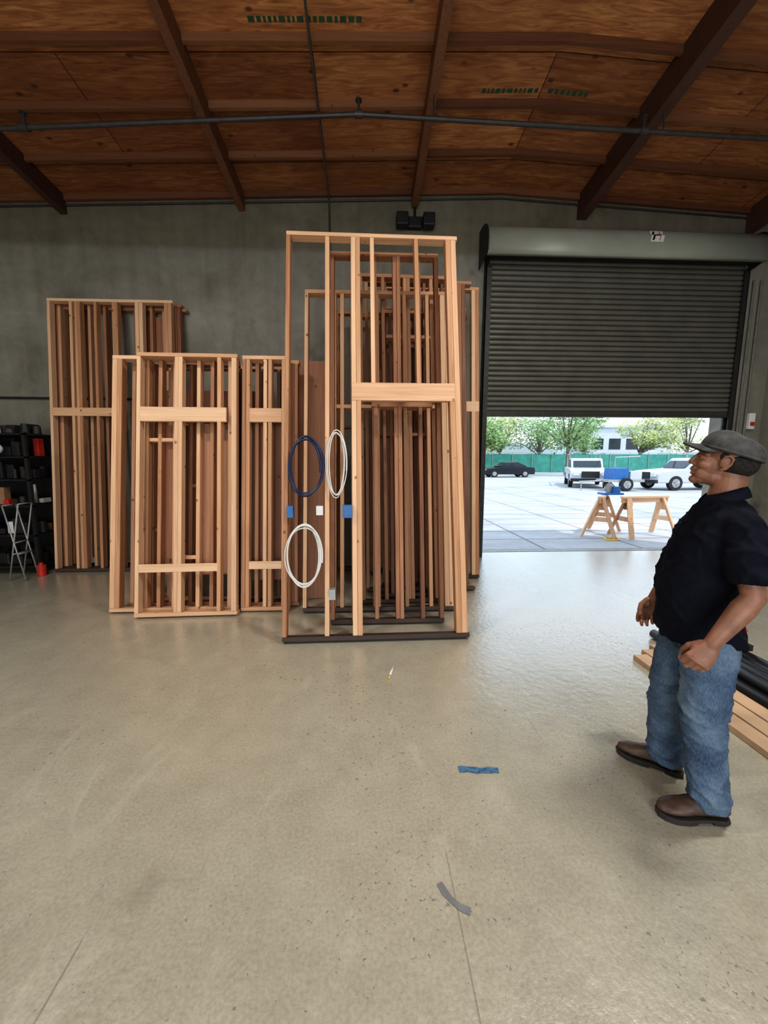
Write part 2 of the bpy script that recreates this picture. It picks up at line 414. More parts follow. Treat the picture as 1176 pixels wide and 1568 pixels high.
def stick(x0, x1, t0, t1, mi, off):
    pts = [(5.84,4.83),(5.75,4.77),(5.69,4.68),(5.665,4.57)]
    def P(t):
        i = min(int(t), 2); f = t-i; a, c = pts[i], pts[i+1]
        return a[0]+(c[0]-a[0])*f-off*.8, a[1]+(c[1]-a[1])*f+off*.6
    p, q, r_ = P(t0), P((t0+t1)/2), P(t1)
    for u_, w_ in ((p, q), (q, r_)):
        f = bm.faces.new([bm.verts.new(v) for v in ((x0+.03,u_[0],u_[1]),(x0,w_[0],w_[1]),(x1-.03,w_[0],w_[1]),(x1,u_[0],u_[1]))]); f.material_index = mi
stick(4.0, 4.22, 1.1, 2.9, 0, .009); stick(4.03, 4.09, 1.3, 2.7, 1, .012); stick(4.13, 4.17, 1.3, 2.7, 2, .012); stick(4.06, 4.18, 1.9, 2.1, 1, .013)
obj('door_sticker', bm, [M_WHITE, M_BLACK, M_RED], rd)

# ------------------------------------------------------------------ framed wall panels
TH = .089
def frame(x0, x1, yf, yt, z, studs, rails=(), yaw=0, mat=None, dark_base=True, blocks=(), panels=(), th=TH):
    W = x1-x0; lean = math.atan2(yt-yf, z); H = z/math.cos(lean)-.004
    bm = bmesh.new(); clayer(bm)
    t = .038
    box(bm, 0, W, -th, 0, 0, t, 1 if dark_base else 0, axis=1)
    box(bm, 0, W, -th, 0, H-t, H, 0, tone=R.uniform(.4, 1), axis=1); hb = H-t
    for s in studs:
        s = (s, t, 1.0) if not isinstance(s, tuple) else (s if len(s) == 3 else (s[0], s[1], 1.0))
        sx, sw, fr = s
        a, b_ = t+.001, hb-.001
        if fr < 1: a = fr*H
        sx = min(max(sx, 0), W-sw)
        j = R.uniform(-.004, .004)
        if sw > .06:
            box(bm, sx, sx+sw/2-.001, -th+j, 0, a, b_); box(bm, sx+sw/2+.001, sx+sw, -th-j, 0, a, b_)
        else: box(bm, sx, sx+sw, -th+j, 0, a, b_)
    for (ra, rb, h0, h1) in rails:
        box(bm, ra, rb, -th-.004, -th+.034, h0*H, h1*H, axis=1, tone=R.uniform(.5, 1))
    for (ra, rb, h) in blocks:
        box(bm, ra, rb, -th+.003, -.002, h*H, h*H+t, axis=1)
    for (ra, rb, h0, h1) in panels:
        box(bm, ra, rb, -.001, .011, h0*H, h1*H, 2, axis=0)
    o = obj('stud_wall_frame', bm, [mat or M_WOOD, M_DARKWOOD, M_PLY])
    o.matrix_world = Matrix.Translation((x0, yf+th*math.cos(lean), .003)) @ Matrix.Rotation(yaw, 4, 'Z') @ Matrix.Rotation(-lean, 4, 'X')
    bevel(o, .002, 1)
    return o
frame(-.72, .895, 3.12, 3.95, 3.66, [0, .36, (.60, .085), (.78, .038, .61), (1.20, .038, .61), (1.50, .10)],
      rails=[(.60, 1.55, .565, .61)], yaw=.012)
frame(-.34, .74, 3.47, 4.16, 3.60, [0, .2, .42, (.62,.076), .86, 1.04], rails=[(.4, 1.0, .57, .60)], mat=M_WOODR)
frame(-.65, .93, 3.78, 4.46, 3.36, [0, .3, .38, (.72,.076), 1.05, 1.3, (1.46, .1)], blocks=[(.34, 1.4, .62)], yaw=-.01)
frame(-.05, 1.05, 3.98, 4.64, 3.62, [0, .25, (.5, .076), .8, (1.0, .08)], mat=M_WOODR, yaw=.03, blocks=[(.3, .95, .8)])
frame(.12, 1.02, 4.18, 4.82, 3.30, [0, .16, .33, .49, .65, (.8, .08)], mat=M_WOODR, blocks=[(.04, .85, .55)])
frame(.0, 1.30, 4.38, 4.96, 3.70, [0, .22, (.45, .076), .7, .92, (1.12, .1)], blocks=[(.3, 1.2, .78)], mat=M_WOODR)
frame(.2, 1.28, 4.58, 5.12, 3.45, [0, .2, .4, .6, .8, 1.0], mat=M_WOODR, blocks=[(.04, 1.0, .86)])
frame(.25, 1.49, 4.86, 5.30, 3.78, [0, .22, .44, (.66, .076), .95, (1.14, .1)], rails=[(.6, 1.24, .575, .61)])
frame(-.2, 1.40, 5.10, 5.52, 3.50, [0, .25, .5, .75, 1.0, 1.25, 1.5], mat=M_WOODR, panels=[(.3, 1.3, .02, .8)])
frame(-.4, 1.44, 5.32, 5.74, 3.62, [0, .3, .6, .9, 1.2, 1.5, 1.8], mat=M_WOODR, blocks=[(.04, 1.8, .55)])
# left group
frame(-4.34, -2.66, 5.42, 5.80, 3.74, [0, .29, (.36, .076), .62, (.86, .076), (1.17, .10), (1.56, .10)], rails=[(0, 1.0, .575, .605)])
frame(-4.34, -2.60, 5.55, 5.93, 3.74, [(0,.08), .30, .45, .66, .82, 1.1, 1.3, (1.62,.1)], mat=M_WOODR, panels=[(.36, .5, .04, .96), (1.12, 1.5, .3, .96)])
frame(-4.30, -2.56, 5.68, 5.985, 3.70, [0, .4, .7, 1.0, 1.4, 1.6], mat=M_WOODR)
# middle group
frame(-2.29, -1.30, 3.72, 4.17, 2.62, [0, (.37, .076), (.79, .038), (.93, .05)],
      rails=[(.04, .88, .735, .79), (.04, .80, .165, .195)], yaw=.03, dark_base=False)
frame(-2.62, -1.34, 3.87, 4.30, 2.62, [(0, .10), .34, .47, (.62, .076), .86, 1.0, (1.18, .08)],
      blocks=[(.38, .62, .66), (.7, .86, .2)], panels=[(.48, .62, .2, .78), (.88, 1.15, .14, .7)], dark_base=False)
frame(-2.50, -1.38, 4.02, 4.44, 2.60, [0, .2, .4, .6, .85, (1.02, .08)], blocks=[(.04, .4, .3), (.6, 1.0, .48)], panels=[(.1, 1.0, .12, .75)], mat=M_WOODR, dark_base=False)
frame(-1.29, -.80, 3.84, 4.29, 2.63, [(0, .08), .22, .27, (.41, .08)], rails=[(.08, .41, .735, .79), (.08, .41, .16, .19)], dark_base=False)
frame(-1.31, -.72, 3.97, 4.42, 2.62, [0, .12, .26, .40, (.5, .076)], panels=[(.04, .5, .1, .8)], dark_base=False, mat=M_WOODR)
frame(-2.45, -.95, 4.18, 4.60, 2.60, [0, .25, .5, .75, 1.0, 1.25, 1.45], mat=M_WOODR, panels=[(.04, 1.4, .1, .9)], dark_base=False)
bm = bmesh.new(); box(bm, 0, .46, -.012, 0, 0, 2.72, tone=.3)
o = obj('plywood_panel', bm, M_PLY); o.matrix_world = Matrix.Translation((-.84, 4.22, .003)) @ Matrix.Rotation(-math.atan(.17), 4, 'X')

def coil(name, c, rx, rz, mat, r=.006, loops=4, seed=1):
    pts = []; ph_ = seed*1.3
    for k in range(loops*28+9):
        a = 2*math.pi*k/28; w = k/28
        jx, jz = 1+.10*math.sin(w*2.3+a*.5+ph_), 1+.07*math.cos(w*1.9+a+ph_)
        pts.append((c[0]+rx*jx*math.sin(a)+.012*math.sin(w*2+ph_), c[1]-.007*w+.225*(rz*math.cos(a)), c[2]+rz*jz*math.cos(a)))
    return curve_obj(name, pts, r, mat, kind='NURBS')
coil('cable_coil_navy', (-.53, 3.44, 1.50), .145, .25, M_NAVYC, .0085, 4, 1)
coil('cable_coil_white', (-.26, 3.44, 1.52), .080, .28, M_WHITE, .0045, 3, 2)
coil('cable_coil_white', (-.53, 3.26, .74), .145, .25, M_WHITE, .006, 4, 3)
def ebox(x, y, z, mat, w=.05, h=.055):
    bm = bmesh.new(); box(bm, x-w, x+w, y-.03, y+.035, z-h, z+h)
    bmesh.ops.inset_region(bm, faces=[f for f in bm.faces if abs(f.calc_center_median().y-(y-.03)) < 1e-4], thickness=.008, depth=-.02)
    o = obj('electrical_box', bm, mat); bevel(o, .002); return o
ebox(-.163, 3.345, 1.11, M_BLUE, .042, .055); ebox(-.655, 3.345, 1.11, M_BLUE, .026, .05)
ebox(-.41, 3.42, 1.11, M_WHITE, .030, .040); ebox(-.30, 3.24, .40, M_GREY, .03, .045)

# ------------------------------------------------------------------ shelf with clutter
sh = empty('storage_shelf', (-4.9, 5.6, 0))
bm = bmesh.new()
for x in (-5.45, -4.47):
    for yy in (5.34, 5.85): box(bm, x-.02, x+.02, yy-.02, yy+.02, 0, 1.92)
for z in (.12, .55, .95, 1.3, 1.6, 1.90):
    box(bm, -5.47, -4.45, 5.32, 5.87, z-.02, z)
    for i in range(9): cyl(bm, (-5.45+i*.122, 5.33, z+.004), (-5.45+i*.122, 5.86, z+.004), .004, 6)
box(bm, -5.46, -4.46, 5.84, 5.868, .02, 1.9)
obj('rack', bm, M_BLACK, sh)
mats = [M_BLACK, M_STEELD, M_BLACK, M_GREY, M_BLUE, M_RED, M_BRASS, M_WHITE]
bm = bmesh.new()
for z in (.12, .55, .95, 1.3, 1.6, 1.90):
    for row in (0, 1):
        x = -5.42
        while x < -4.56:
            w = R.uniform(.04, .16); h = R.uniform(.06, .26) if z < 1.8 else R.uniform(.03, .14); yy = R.uniform(5.36, 5.45)+row*.22
            mi = R.choice([0,0,0,1,2,2,3,4,5,6,7,7]) if w < .09 else R.choice([0,1,2,0,1])
            if R.random() < .6: box(bm, x, x+w*.92, yy, yy+R.uniform(.08, .18), z+.009, z+.009+h, mi)
            else: cyl(bm, (x+w/2, yy+w/2, z+.009), (x+w/2, yy+w/2, z+.009+h), w*.42, 14, mi, w*.36)
            x += w+.008
bevel(obj('bins_and_tools', bm, mats, sh), .004)
bm = bmesh.new(); tube(bm, [(-4.78, 5.30, 1.60), (-4.78, 5.30, 1.72), (-4.80, 5.34, 1.9)], [.01,.01,.01], 8, 0)
ell(bm, (-4.78, 5.28, 1.70), (.065, .065, .065), mi=1); obj('globe_lamp', bm, [M_BLACK, M_WHITE], sh, True)
st = empty('folding_stool', (-4.5, 5.15, 0))
bm = bmesh.new()
for yy in (5.05, 5.25):
    cyl(bm, (-4.62, yy, .012), (-4.40, yy, 1.0), .009, 10); cyl(bm, (-4.42, yy, .012), (-4.60, yy, .98), .009, 10)
for p in ((-4.40, 1.0), (-4.60, .98), (-4.54, .35), (-4.48, .35), (-4.51, .5)): cyl(bm, (p[0], 5.05, p[1]), (p[0], 5.25, p[1]), .009, 10)
obj('tube_frame', bm, M_GREY, st, True)
bm = bmesh.new(); cyl(bm, (-4.40, 5.28, .002), (-4.40, 5.28, .15), .05, 18); cyl(bm, (-4.40, 5.28, .15), (-4.40, 5.28, .18), .025, 12)
obj('red_paint_can', bm, M_RED)

# ------------------------------------------------------------------ floor bits
def strip(name, pts, w, mat, z=.003):
    bm = bmesh.new(); prev = None
    for i, (x, y) in enumerate(pts):
        a = Vector(pts[max(i-1, 0)]); c = Vector(pts[min(i+1, len(pts)-1)]); t = (c-a).normalized(); n_ = Vector((-t.y, t.x))
        ww = w*(1+.16*math.sin(i*2.1))
        v0 = bm.verts.new((x+n_.x*ww/2, y+n_.y*ww/2, z)); v1 = bm.verts.new((x-n_.x*ww/2, y-n_.y*ww/2, z+.001))
        if prev: bm.faces.new((prev[0], prev[1], v1, v0))
        prev = (v0, v1)
    o = obj(name, bm, mat); o.modifiers.new('s', 'SOLIDIFY').thickness = .0015; return o
strip('blue_tape_strip', [(.46+i*.022, 1.735-.002*i+.003*math.sin(i)) for i in range(10)], .036, M_TAPE)
strip('grey_tape_strip', [(.262, 1.215), (.275, 1.185), (.295, 1.158), (.32, 1.135), (.352, 1.12)], .022, M_DUCT)
bm = bmesh.new(); cyl(bm, (.165, 2.60, .008), (.20, 2.72, .008), .008, 10); cyl(bm, (.155, 2.56, .008), (.165, 2.60, .008), .006, 10, 1)
obj('marker_pen', bm, [M_WHITE, M_YEL], None, True)
bm = bmesh.new()
for i in range(3): box(bm, 2.09+i*.125, 2.20+i*.125, .2-i*.1, 2.75+i*.08, 0.001, .039)
M_BOARD = simple('pine_boards', (.55,.38,.24), .6, 0, .2, 3)
bevel(obj('lumber_boards', bm, M_BOARD), .002)
bm = bmesh.new()
for i in range(5): cyl(bm, (2.52+i*.085, .2, .04), (2.52+i*.085, 3.1+.06*math.sin(i*3), .04), .037, 16)
for i in range(4): cyl(bm, (2.565+i*.085, .2, .106), (2.565+i*.085, 2.95+.05*math.cos(i*2), .106), .037, 16)
obj('black_pipes', bm, M_BLACK, None, True)
dr = empty('cordless_drill', (2.75, 2.62, .2))
bm = bmesh.new(); tube(bm, [(2.62, 2.56, .285), (2.74, 2.60, .285), (2.81, 2.62, .285)], [.02, .035, .038], 14, 0); tube(bm, [(2.76, 2.61, .27), (2.79, 2.61, .18)], [.022, .022], 12, 1); box(bm, 2.72, 2.86, 2.56, 2.66, .146, .19, 1)
obj('drill_body', bm, [M_RED, M_BLACK], dr, False)

# ------------------------------------------------------------------ outside
def leaves(bm, c, r, n_, size, rr):
    lay = clayer(bm)
    for _ in range(n_):
        while True:
            p = Vector((rr.uniform(-1,1), rr.uniform(-1,1), rr.uniform(-1,1)))
            if .25 < p.length < 1: break
        q = Vector((c[0]+p.x*r[0], c[1]+p.y*r[1], c[2]+p.z*r[2]))
        a = Vector((rr.gauss(0,1), rr.gauss(0,1), rr.gauss(0,.6))).normalized()*size*rr.uniform(.6, 1.3); b_ = a.orthogonal().normalized()*a.length*.6
        f = bm.faces.new([bm.verts.new(q-a), bm.verts.new(q-b_), bm.verts.new(q+a), bm.verts.new(q+b_)])
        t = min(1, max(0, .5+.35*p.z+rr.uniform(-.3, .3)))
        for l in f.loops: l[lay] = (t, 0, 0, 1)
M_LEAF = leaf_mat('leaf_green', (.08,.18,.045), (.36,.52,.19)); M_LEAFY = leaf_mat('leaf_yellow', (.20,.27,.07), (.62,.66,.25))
M_BARK = simple('bark', (.17,.14,.11), .9, 0, .3, 8)
def tree(x, y, h, r, mat, seed):
    rr = random.Random(seed); e = empty('tree', (x, y, 0))
    bm = bmesh.new(); z0 = h*.34
    tube(bm, [(x, y, .16), (x+.1, y, z0*.5), (x+.05, y, z0), (x+.3, y, h*.7)], [.22, .17, .15, .07], 10)
    cs = []
    for k in range(11):
        a = rr.uniform(0, 6.28); d = rr.uniform(.25, .8)*r; z = h*rr.uniform(.40, .9)
        cs.append((x+math.cos(a)*d, y+math.sin(a)*d, z))
        tube(bm, [(x+.05, y, z0*rr.uniform(.75, 1)), (x+math.cos(a)*d*.5, y+math.sin(a)*d*.5, z0+(z-z0)*.5), cs[-1]], [.09, .06, .02], 7)
    obj('trunk', bm, M_BARK, e, True)
    bm = bmesh.new()
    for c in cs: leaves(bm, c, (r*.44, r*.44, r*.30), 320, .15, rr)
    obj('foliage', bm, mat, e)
tree(20.9, 39.5, 8.5, 4.4, M_LEAF, 3); tree(15.0, 51, 8, 4.2, M_LEAFY, 5); tree(19.5, 56, 9, 5, M_LEAFY, 9); tree(24.5, 54, 8, 4.4, M_LEAF, 19)
tree(12.0, 42, 8, 3.4, M_LEAF, 12); tree(37.0, 51, 8, 3.8, M_LEAFY, 15); tree(30.0, 52, 7.5, 4.0, M_LEAF, 18); tree(45, 52.5, 9, 5, M_LEAFY, 21)
M_FENCE = simple('windscreen_mesh', (.06,.28,.22), .8, 0, .2, 1.5); M_BLD = simple('stucco_white', (.62,.65,.69), .8, 0, .05, 1); M_GLASS = simple('dark_glass', (.03,.04,.05), .1)
fe = empty('chainlink_fence', (30, 46.5, 0))
bm = bmesh.new(); box(bm, 8, 60, 46.5, 46.53, .1, 2.3)
obj('green_windscreen', bm, M_FENCE, fe)
bm = bmesh.new()
for i in range(22): cyl(bm, (8+i*2.45, 46.45, 0), (8+i*2.45, 46.45, 2.5), .04, 8)
cyl(bm, (8, 46.45, 2.45), (60, 46.45, 2.45), .03, 8); obj('posts', bm, M_GREY, fe)
bl = empty('warehouse_building', (40, 66, 0))
bm = bmesh.new(); box(bm, 37, 52, 64, 74, 0, 7.0); box(bm, 36.7, 52.3, 63.7, 74.3, 7.0, 7.4); obj('walls', bm, M_BLD, bl)
bm = bmesh.new()
for i in range(4): box(bm, 38+i*3.0, 40+i*3.0, 63.95, 64.02, 3.4, 5.2)
obj('windows', bm, M_GLASS, bl)
bl = empty('warehouse_building', (20, 66, 0))
bm = bmesh.new(); prism(bm, [(19, 0), (32, 0), (32, 3.4), (25, 4.6), (19, 3.4)], 'y', 64, 74); obj('walls', bm, simple('stucco_pale', (.50,.57,.58), .8), bl)
bm = bmesh.new(); box(bm, 21, 24, 63.9, 63.99, 0, 2.6); box(bm, 27, 30, 63.9, 63.99, 0, 2.6); obj('doors', bm, M_GLASS, bl)

def wheel(bm, x, y, r, w=.2, mi=0, mr=1):
    cyl(bm, (x, y-w/2, r), (x, y+w/2, r), r, 24, mi); cyl(bm, (x, y-w/2-.01, r), (x, y-w/2, r), r*.6, 16, mr); cyl(bm, (x, y+w/2, r), (x, y+w/2+.01, r), r*.6, 16, mr)
    for k in range(5):
        a = k*1.2566; cyl(bm, (x, y-w/2-.02, r), (x+math.cos(a)*r*.5, y-w/2-.02, r+math.sin(a)*r*.5), r*.07, 6, mr)
M_TIRE = simple('tire_rubber', (.02,.02,.02), .8); M_CARD = simple('dark_car_paint', (.02,.022,.028), .2, .3, .05); M_CARW = simple('white_car_paint', (.55,.56,.58), .3, 0, .04)
def vehicle(name, loc, yaw, body, cabin, glass, wheels, width, paint, extra=None):
    e = empty(name, (0, 0, 0)); w = width/2
    bm = bmesh.new(); prism(bm, body, 'y', -w, w); bevel(obj('body', bm, paint, e), .06, 3)
    bm = bmesh.new(); prism(bm, cabin, 'y', -w*.86, w*.86); bevel(obj('cabin', bm, paint, e), .07, 3)
    bm = bmesh.new()
    for g in glass: prism(bm, g, 'y', -w*.875, w*.875)
    prism(bm, [(cabin[0][0]+.10, cabin[0][1]+.10), (cabin[0][0]+.02, cabin[0][1]+.10), (cabin[1][0]-.07, cabin[1][1]-.08), (cabin[1][0]+.02, cabin[1][1]-.08)], 'y', -w*.74, w*.74)
    obj('windows', bm, M_GLASS, e)
    bm = bmesh.new()
    for x, r in wheels:
        for s in (-1, 1): wheel(bm, x, s*(w-.08), r)
    obj('wheels', bm, [M_TIRE, M_GREY], e)
    if extra: extra(e, w)
    e.location = loc; e.rotation_euler = (0, 0, yaw)
    return e
def car_ex(e, w):
    bm = bmesh.new()
    for s in (-1, 1): box(bm, -2.36, -2.25, s*w*.55-.18, s*w*.55+.18, .60, .72, 0); box(bm, 2.28, 2.38, s*w*.6-.18, s*w*.6+.18, .66, .8, 1)
    obj('lights', bm, [M_WHITE, M_RED], e)
vehicle('sedan_car', (13.3, 36.0, -.01), 0, [(-2.35,.28),(2.35,.28),(2.38,.62),(2.3,.92),(1.6,.98),(-.9,.95),(-2.1,.8),(-2.36,.6)],
        [(-1.1,.93),(-.35,1.38),(.75,1.42),(1.75,.96)], [[(-.85,.98),(-.3,1.32),(.15,1.36),(.15,.98)], [(.22,.98),(.22,1.36),(.72,1.35),(1.4,.99)]],
        [(-1.45,.33),(1.42,.33)], 1.8, M_CARD, car_ex)
def pk_ex(e, w):
    bm = bmesh.new()
    for x in (.6, 2.5):
        for s in (-1, 1): box(bm, x-.03, x+.03, s*w*.85-.03, s*w*.85+.03, 1.1, 1.95)
    for s in (-1, 1): box(bm, -1.2, 2.6, s*w*.85-.03, s*w*.85+.03, 1.92, 1.98)
    obj('ladder_rack', bm, M_GREY, e)
    bm = bmesh.new()
    for s in (-1, 1): box(bm, -2.68, -2.6, s*w*.7-.15, s*w*.7+.15, .72, .92, 0)
    box(bm, -2.68, -2.62, -w*.45, w*.45, .6, .95, 1); box(bm, -2.75, -2.6, -w, w, .38, .55, 1)
    obj('grille_and_lights', bm, [M_WHITE, M_BLACK], e)
PB = [(-2.62,.38),(2.62,.42),(2.62,1.12),(.55,1.12),(-.95,1.12),(-2.45,1.0),(-2.62,.85)]
PC = [(-.98,1.08),(-.35,1.68),(.5,1.70),(.6,1.08)]
PG = [[(-.78,1.14),(-.3,1.6),(.05,1.61),(.05,1.14)], [(.1,1.14),(.1,1.61),(.45,1.61),(.5,1.14)]]
vehicle('pickup_truck', (17.6, 20.3, -.01), .05, PB, PC, PG, [(-1.6,.38),(1.65,.38)], 1.95, M_CARW, pk_ex)
vehicle('pickup_truck', (13.6, 23.4, -.01), 1.15, PB, PC, PG, [(-1.6,.40),(1.65,.40)], 2.0, M_CARW, pk_ex)
tr = empty('equipment_trailer', (13.6, 19.5, 0))
bm = bmesh.new(); box(bm, 12.3, 14.2, 19.0, 20.1, .45, .58, 0); box(bm, 12.6, 13.4, 19.1, 19.9, .58, 1.15, 2); box(bm, 13.5, 14.1, 19.1, 19.9, .58, 1.0, 1)
tube(bm, [(12.3, 19.55, .5), (11.1, 19.55, .45)], .04, 8, 0); cyl(bm, (11.2, 19.55, 0), (11.2, 19.55, .5), .03, 8, 0); wheel(bm, 13.2, 18.95, .33, .18, 3, 0)
tube(bm, [(12.9, 19.5, 1.1), (12.9, 19.5, 1.7), (14.2, 19.5, 1.75)], .035, 8, 0)
bevel(obj('deck_and_load', bm, [M_GREY, M_CARW, M_BLUE, M_TIRE], tr), .02)

def sawhorse(cx, cy, yaw, ln=1.0):
    e = empty('sawhorse', (0, 0, 0)); h = .80; bm = bmesh.new()
    box(bm, -ln/2, ln/2, -.02, .02, h-.09, h, tone=.6, axis=1); box(bm, -ln/2, ln/2, -.045, .045, h, h+.038, tone=.8, axis=1)
    for sx in (-1, 1):
        for sy in (-1, 1):
            a = Vector((sx*(ln/2-.14), sy*.03, h-.005)); b_ = Vector((sx*(ln/2-.02), sy*.30, .02)); d = (b_-a)
            Mx = Matrix.Translation(a) @ d.to_track_quat('Z', 'Y').to_matrix().to_4x4()
            box(bm, -.045, .045, -.019, .019, 0, d.length, M=Mx, tone=R.random())
        box(bm, sx*(ln/2-.09)-.019, sx*(ln/2-.09)+.019, -.19, .19, .33, .42, axis=0)
        box(bm, sx*(ln/2-.16)-.01, sx*(ln/2-.16)+.01, -.1, .1, h-.24, h-.09)
    obj('lumber', bm, M_WOOD, e); e.location = (cx, cy, -.012); e.rotation_euler = (0, 0, yaw)
sawhorse(5.00, 7.85, .9, 1.05); sawhorse(5.72, 7.60, .15, 1.1)
ts = empty('portable_saw', (5.2, 7.95, .83))
bm = bmesh.new(); box(bm, 5.0, 5.42, 7.82, 8.08, .828, .87, 0); box(bm, 5.22, 5.38, 7.88, 8.02, .87, 1.0, 0); cyl(bm, (5.17, 7.93, .97), (5.17, 7.97, .97), .10, 24, 1); tube(bm, [(5.28, 7.95, 1.0), (5.2, 7.95, 1.08), (5.06, 7.95, 1.02)], .018, 8, 2)
bevel(obj('saw_body', bm, [M_BLUE, M_GREY, M_BLACK], ts), .006)
curve_obj('yellow_extension_cord', [(4.85+.14*math.cos(a*.5)*(1+.1*math.sin(a)), 7.25+.1*math.sin(a*.5), .004+.002*(a/6)) for a in range(40)], .012, M_YEL, kind='NURBS')
bo = empty('door_opener_switch', (6.19, 6.05, 2.2))
bm = bmesh.new(); box(bm, 6.14, 6.24, 6.02, 6.098, 2.05, 2.3, 0); box(bm, 6.16, 6.22, 6.0, 6.02, 2.1, 2.16, 1)
bevel(obj('switch_box', bm, [M_WHITE, M_RED], bo), .005)

# ------------------------------------------------------------------ MAN
C = Vector((1.475, 1.545, 0)); ph = math.radians(30)
F = Vector((-math.cos(ph), math.sin(ph), 0)); Lf = Vector((-math.sin(ph), -math.cos(ph), 0)); U = Vector((0, 0, 1))
man = empty('man', (C.x, C.y, 0))
def skin():
    m, nt, b = new_mat('skin'); v = coord(nt); f = noise_n(nt, v, 18, 4)
    L(nt, ramp(nt, f, [(.3, (.20,.088,.055)), (.7, (.33,.16,.10))]), b.inputs['Base Color']); b.inputs['Roughness'].default_value = .5
    bump(nt, b, noise_n(nt, v, 160, 2), .15, .001); return m
def denim():
    m, nt, b = new_mat('denim'); v = coord(nt); f = noise_n(nt, v, 5, 5, .6); w = noise_n(nt, coord(nt, (260, 260, 60)), 1, 2)
    col = ramp(nt, f, [(.3, (.025,.05,.10)), (.5, (.065,.11,.18)), (.75, (.20,.28,.36))])
    col = mixc(nt, .22, col, ramp(nt, w, [(.35, (.025,.05,.10)), (.65, (.26,.33,.42))]))
    L(nt, col, b.inputs['Base Color']); b.inputs['Roughness'].default_value = .9; b.inputs['Specular IOR Level'].default_value = .2; bump(nt, b, w, .15, .001); return m
M_SKIN = skin(); M_DENIM = denim()
M_SHIRT = simple('navy_polo_cotton', (.0065,.008,.015), .9, 0, .2, 30, .1, .15); M_COLLAR = simple('polo_collar', (.009,.011,.020), .9, spec=.15)
M_HAIR = simple('dark_grey_hair', (.028,.023,.020), .8, 0, .5, 90, .5, .2); M_CAP = simple('grey_cap_fabric', (.075,.075,.073), .9, 0, .4, 22, .15, .2)
M_BOOT = simple('brown_boot_leather', (.085,.052,.038), .5, 0, .35, 14, .2); M_SOLE = simple('boot_sole', (.03,.025,.022), .7)
M_EYE = simple('eye_white', (.42,.38,.35), .3, 0, .02); M_IRIS = simple('iris_dark', (.02,.012,.008), .1)

def oval(c, f, a, b_, n=36, p=2.3):
    out = []
    for k in range(n):
        t = 2*math.pi*k/n; ct, s = math.cos(t), math.sin(t)
        out.append(c + F*(f+math.copysign(abs(ct)**(2/p), ct)*a) + Lf*math.copysign(abs(s)**(2/p), s)*b_)
    return out
def lerp(a, b_, t): return a+(b_-a)*t
bm = bmesh.new()
rows = [(.785,.012,.156,.176),(.83,.015,.155,.176),(.90,.022,.152,.175),(.98,.030,.150,.175),(1.05,.031,.147,.175),(1.12,.022,.141,.177),(1.19,.010,.134,.181),
        (1.255,-.006,.126,.185),(1.305,-.018,.113,.177),(1.345,-.025,.094,.150),(1.372,-.03,.076,.108),(1.398,-.03,.062,.070)]
ring_loft(bm, [oval(C+U*z, f, a, b_) for z, f, a, b_ in rows])
LS = C + Lf*.162 - F*.045 + U*1.300; LE = Vector((1.415, 1.290, 1.05)); LW = Vector((1.285, 1.298, .872))
RS = C - Lf*.162 - F*.03 + U*1.300; RE = Vector((1.60, 1.835, 1.05)); RW = Vector((1.515, 1.885, .83))
ls = [LS-Lf*.09, LS, lerp(LS, LE, .35)+Lf*.008, lerp(LS, LE, .80)+Lf*.004]
rs = [RS+Lf*.09, RS, lerp(RS, RE, .35), lerp(RS, RE, .8)]
tube(bm, ls, [.058, .064, .063, .064], 20, caps=False); tube(bm, rs, [.058, .064, .062, .062], 20, caps=False)
ell(bm, LS, (.064,.064,.062)); ell(bm, RS, (.064,.064,.062))
shirt = remesh(obj('polo_shirt', bm, M_SHIRT, man), .008, 8, .7)
def wr(co, n_):
    a = noise.noise(Vector((co.x*4, co.y*4, co.z*6)))*.009
    w = 0
    for sx, sz, am in ((8, 12, 1.0), (15, 20, .5)):
        s = noise.noise(Vector((co.x*sx+co.z*sz*.6, co.y*sx-co.z*2, co.z*sz*.5+co.x*5)))
        w += am*max(0, 1-abs(s)*3)**2
    return a + (w-.2)*.010
displace(shirt, wr)
bm = bmesh.new()
NB = C - F*.022
def cring(z, a, b_, n=40):
    out = []
    for k in range(n+1):
        t = math.radians(16) + (2*math.pi-math.radians(32))*k/n
        out.append(NB + F*(math.cos(t)*a) + Lf*(math.sin(t)*b_) + U*(z-.024*math.cos(t)))
    return out
rr_ = [cring(1.380, .066, .068), cring(1.416, .062, .064), cring(1.424, .065, .067), cring(1.408, .074, .079), cring(1.382, .082, .094)]
V = [[bm.verts.new(p) for p in r_] for r_ in rr_]
for a, c in zip(V[:-1], V[1:]):
    for i in range(len(a)-1): bm.faces.new((a[i], a[i+1], c[i+1], c[i]))
o = obj('shirt_collar', bm, M_COLLAR, man, True); o.modifiers.new('s', 'SOLIDIFY').thickness = .004
bm = bmesh.new()
for z, f in ((1.325, .094), (1.28, .112)): ell(bm, C+F*(f)+U*z, (.005,.005,.005), seg=10)
obj('shirt_buttons', bm, M_BLACK, man, True)
bm = bmesh.new()
LH = Vector((1.435, 1.462, .84)); LK = Vector((1.428, 1.440, .47)); LA = Vector((1.478, 1.420, .07))
RH = Vector((1.500, 1.620, .84)); RK = Vector((1.462, 1.676, .47)); RA = Vector((1.495, 1.688, .07))
ring_loft(bm, [oval(C+U*z, f, a, b_) for z, f, a, b_ in ((.76,-.005,.108,.155),(.82,-.005,.118,.156),(.88,.0,.116,.155),(.93,.005,.114,.152))])
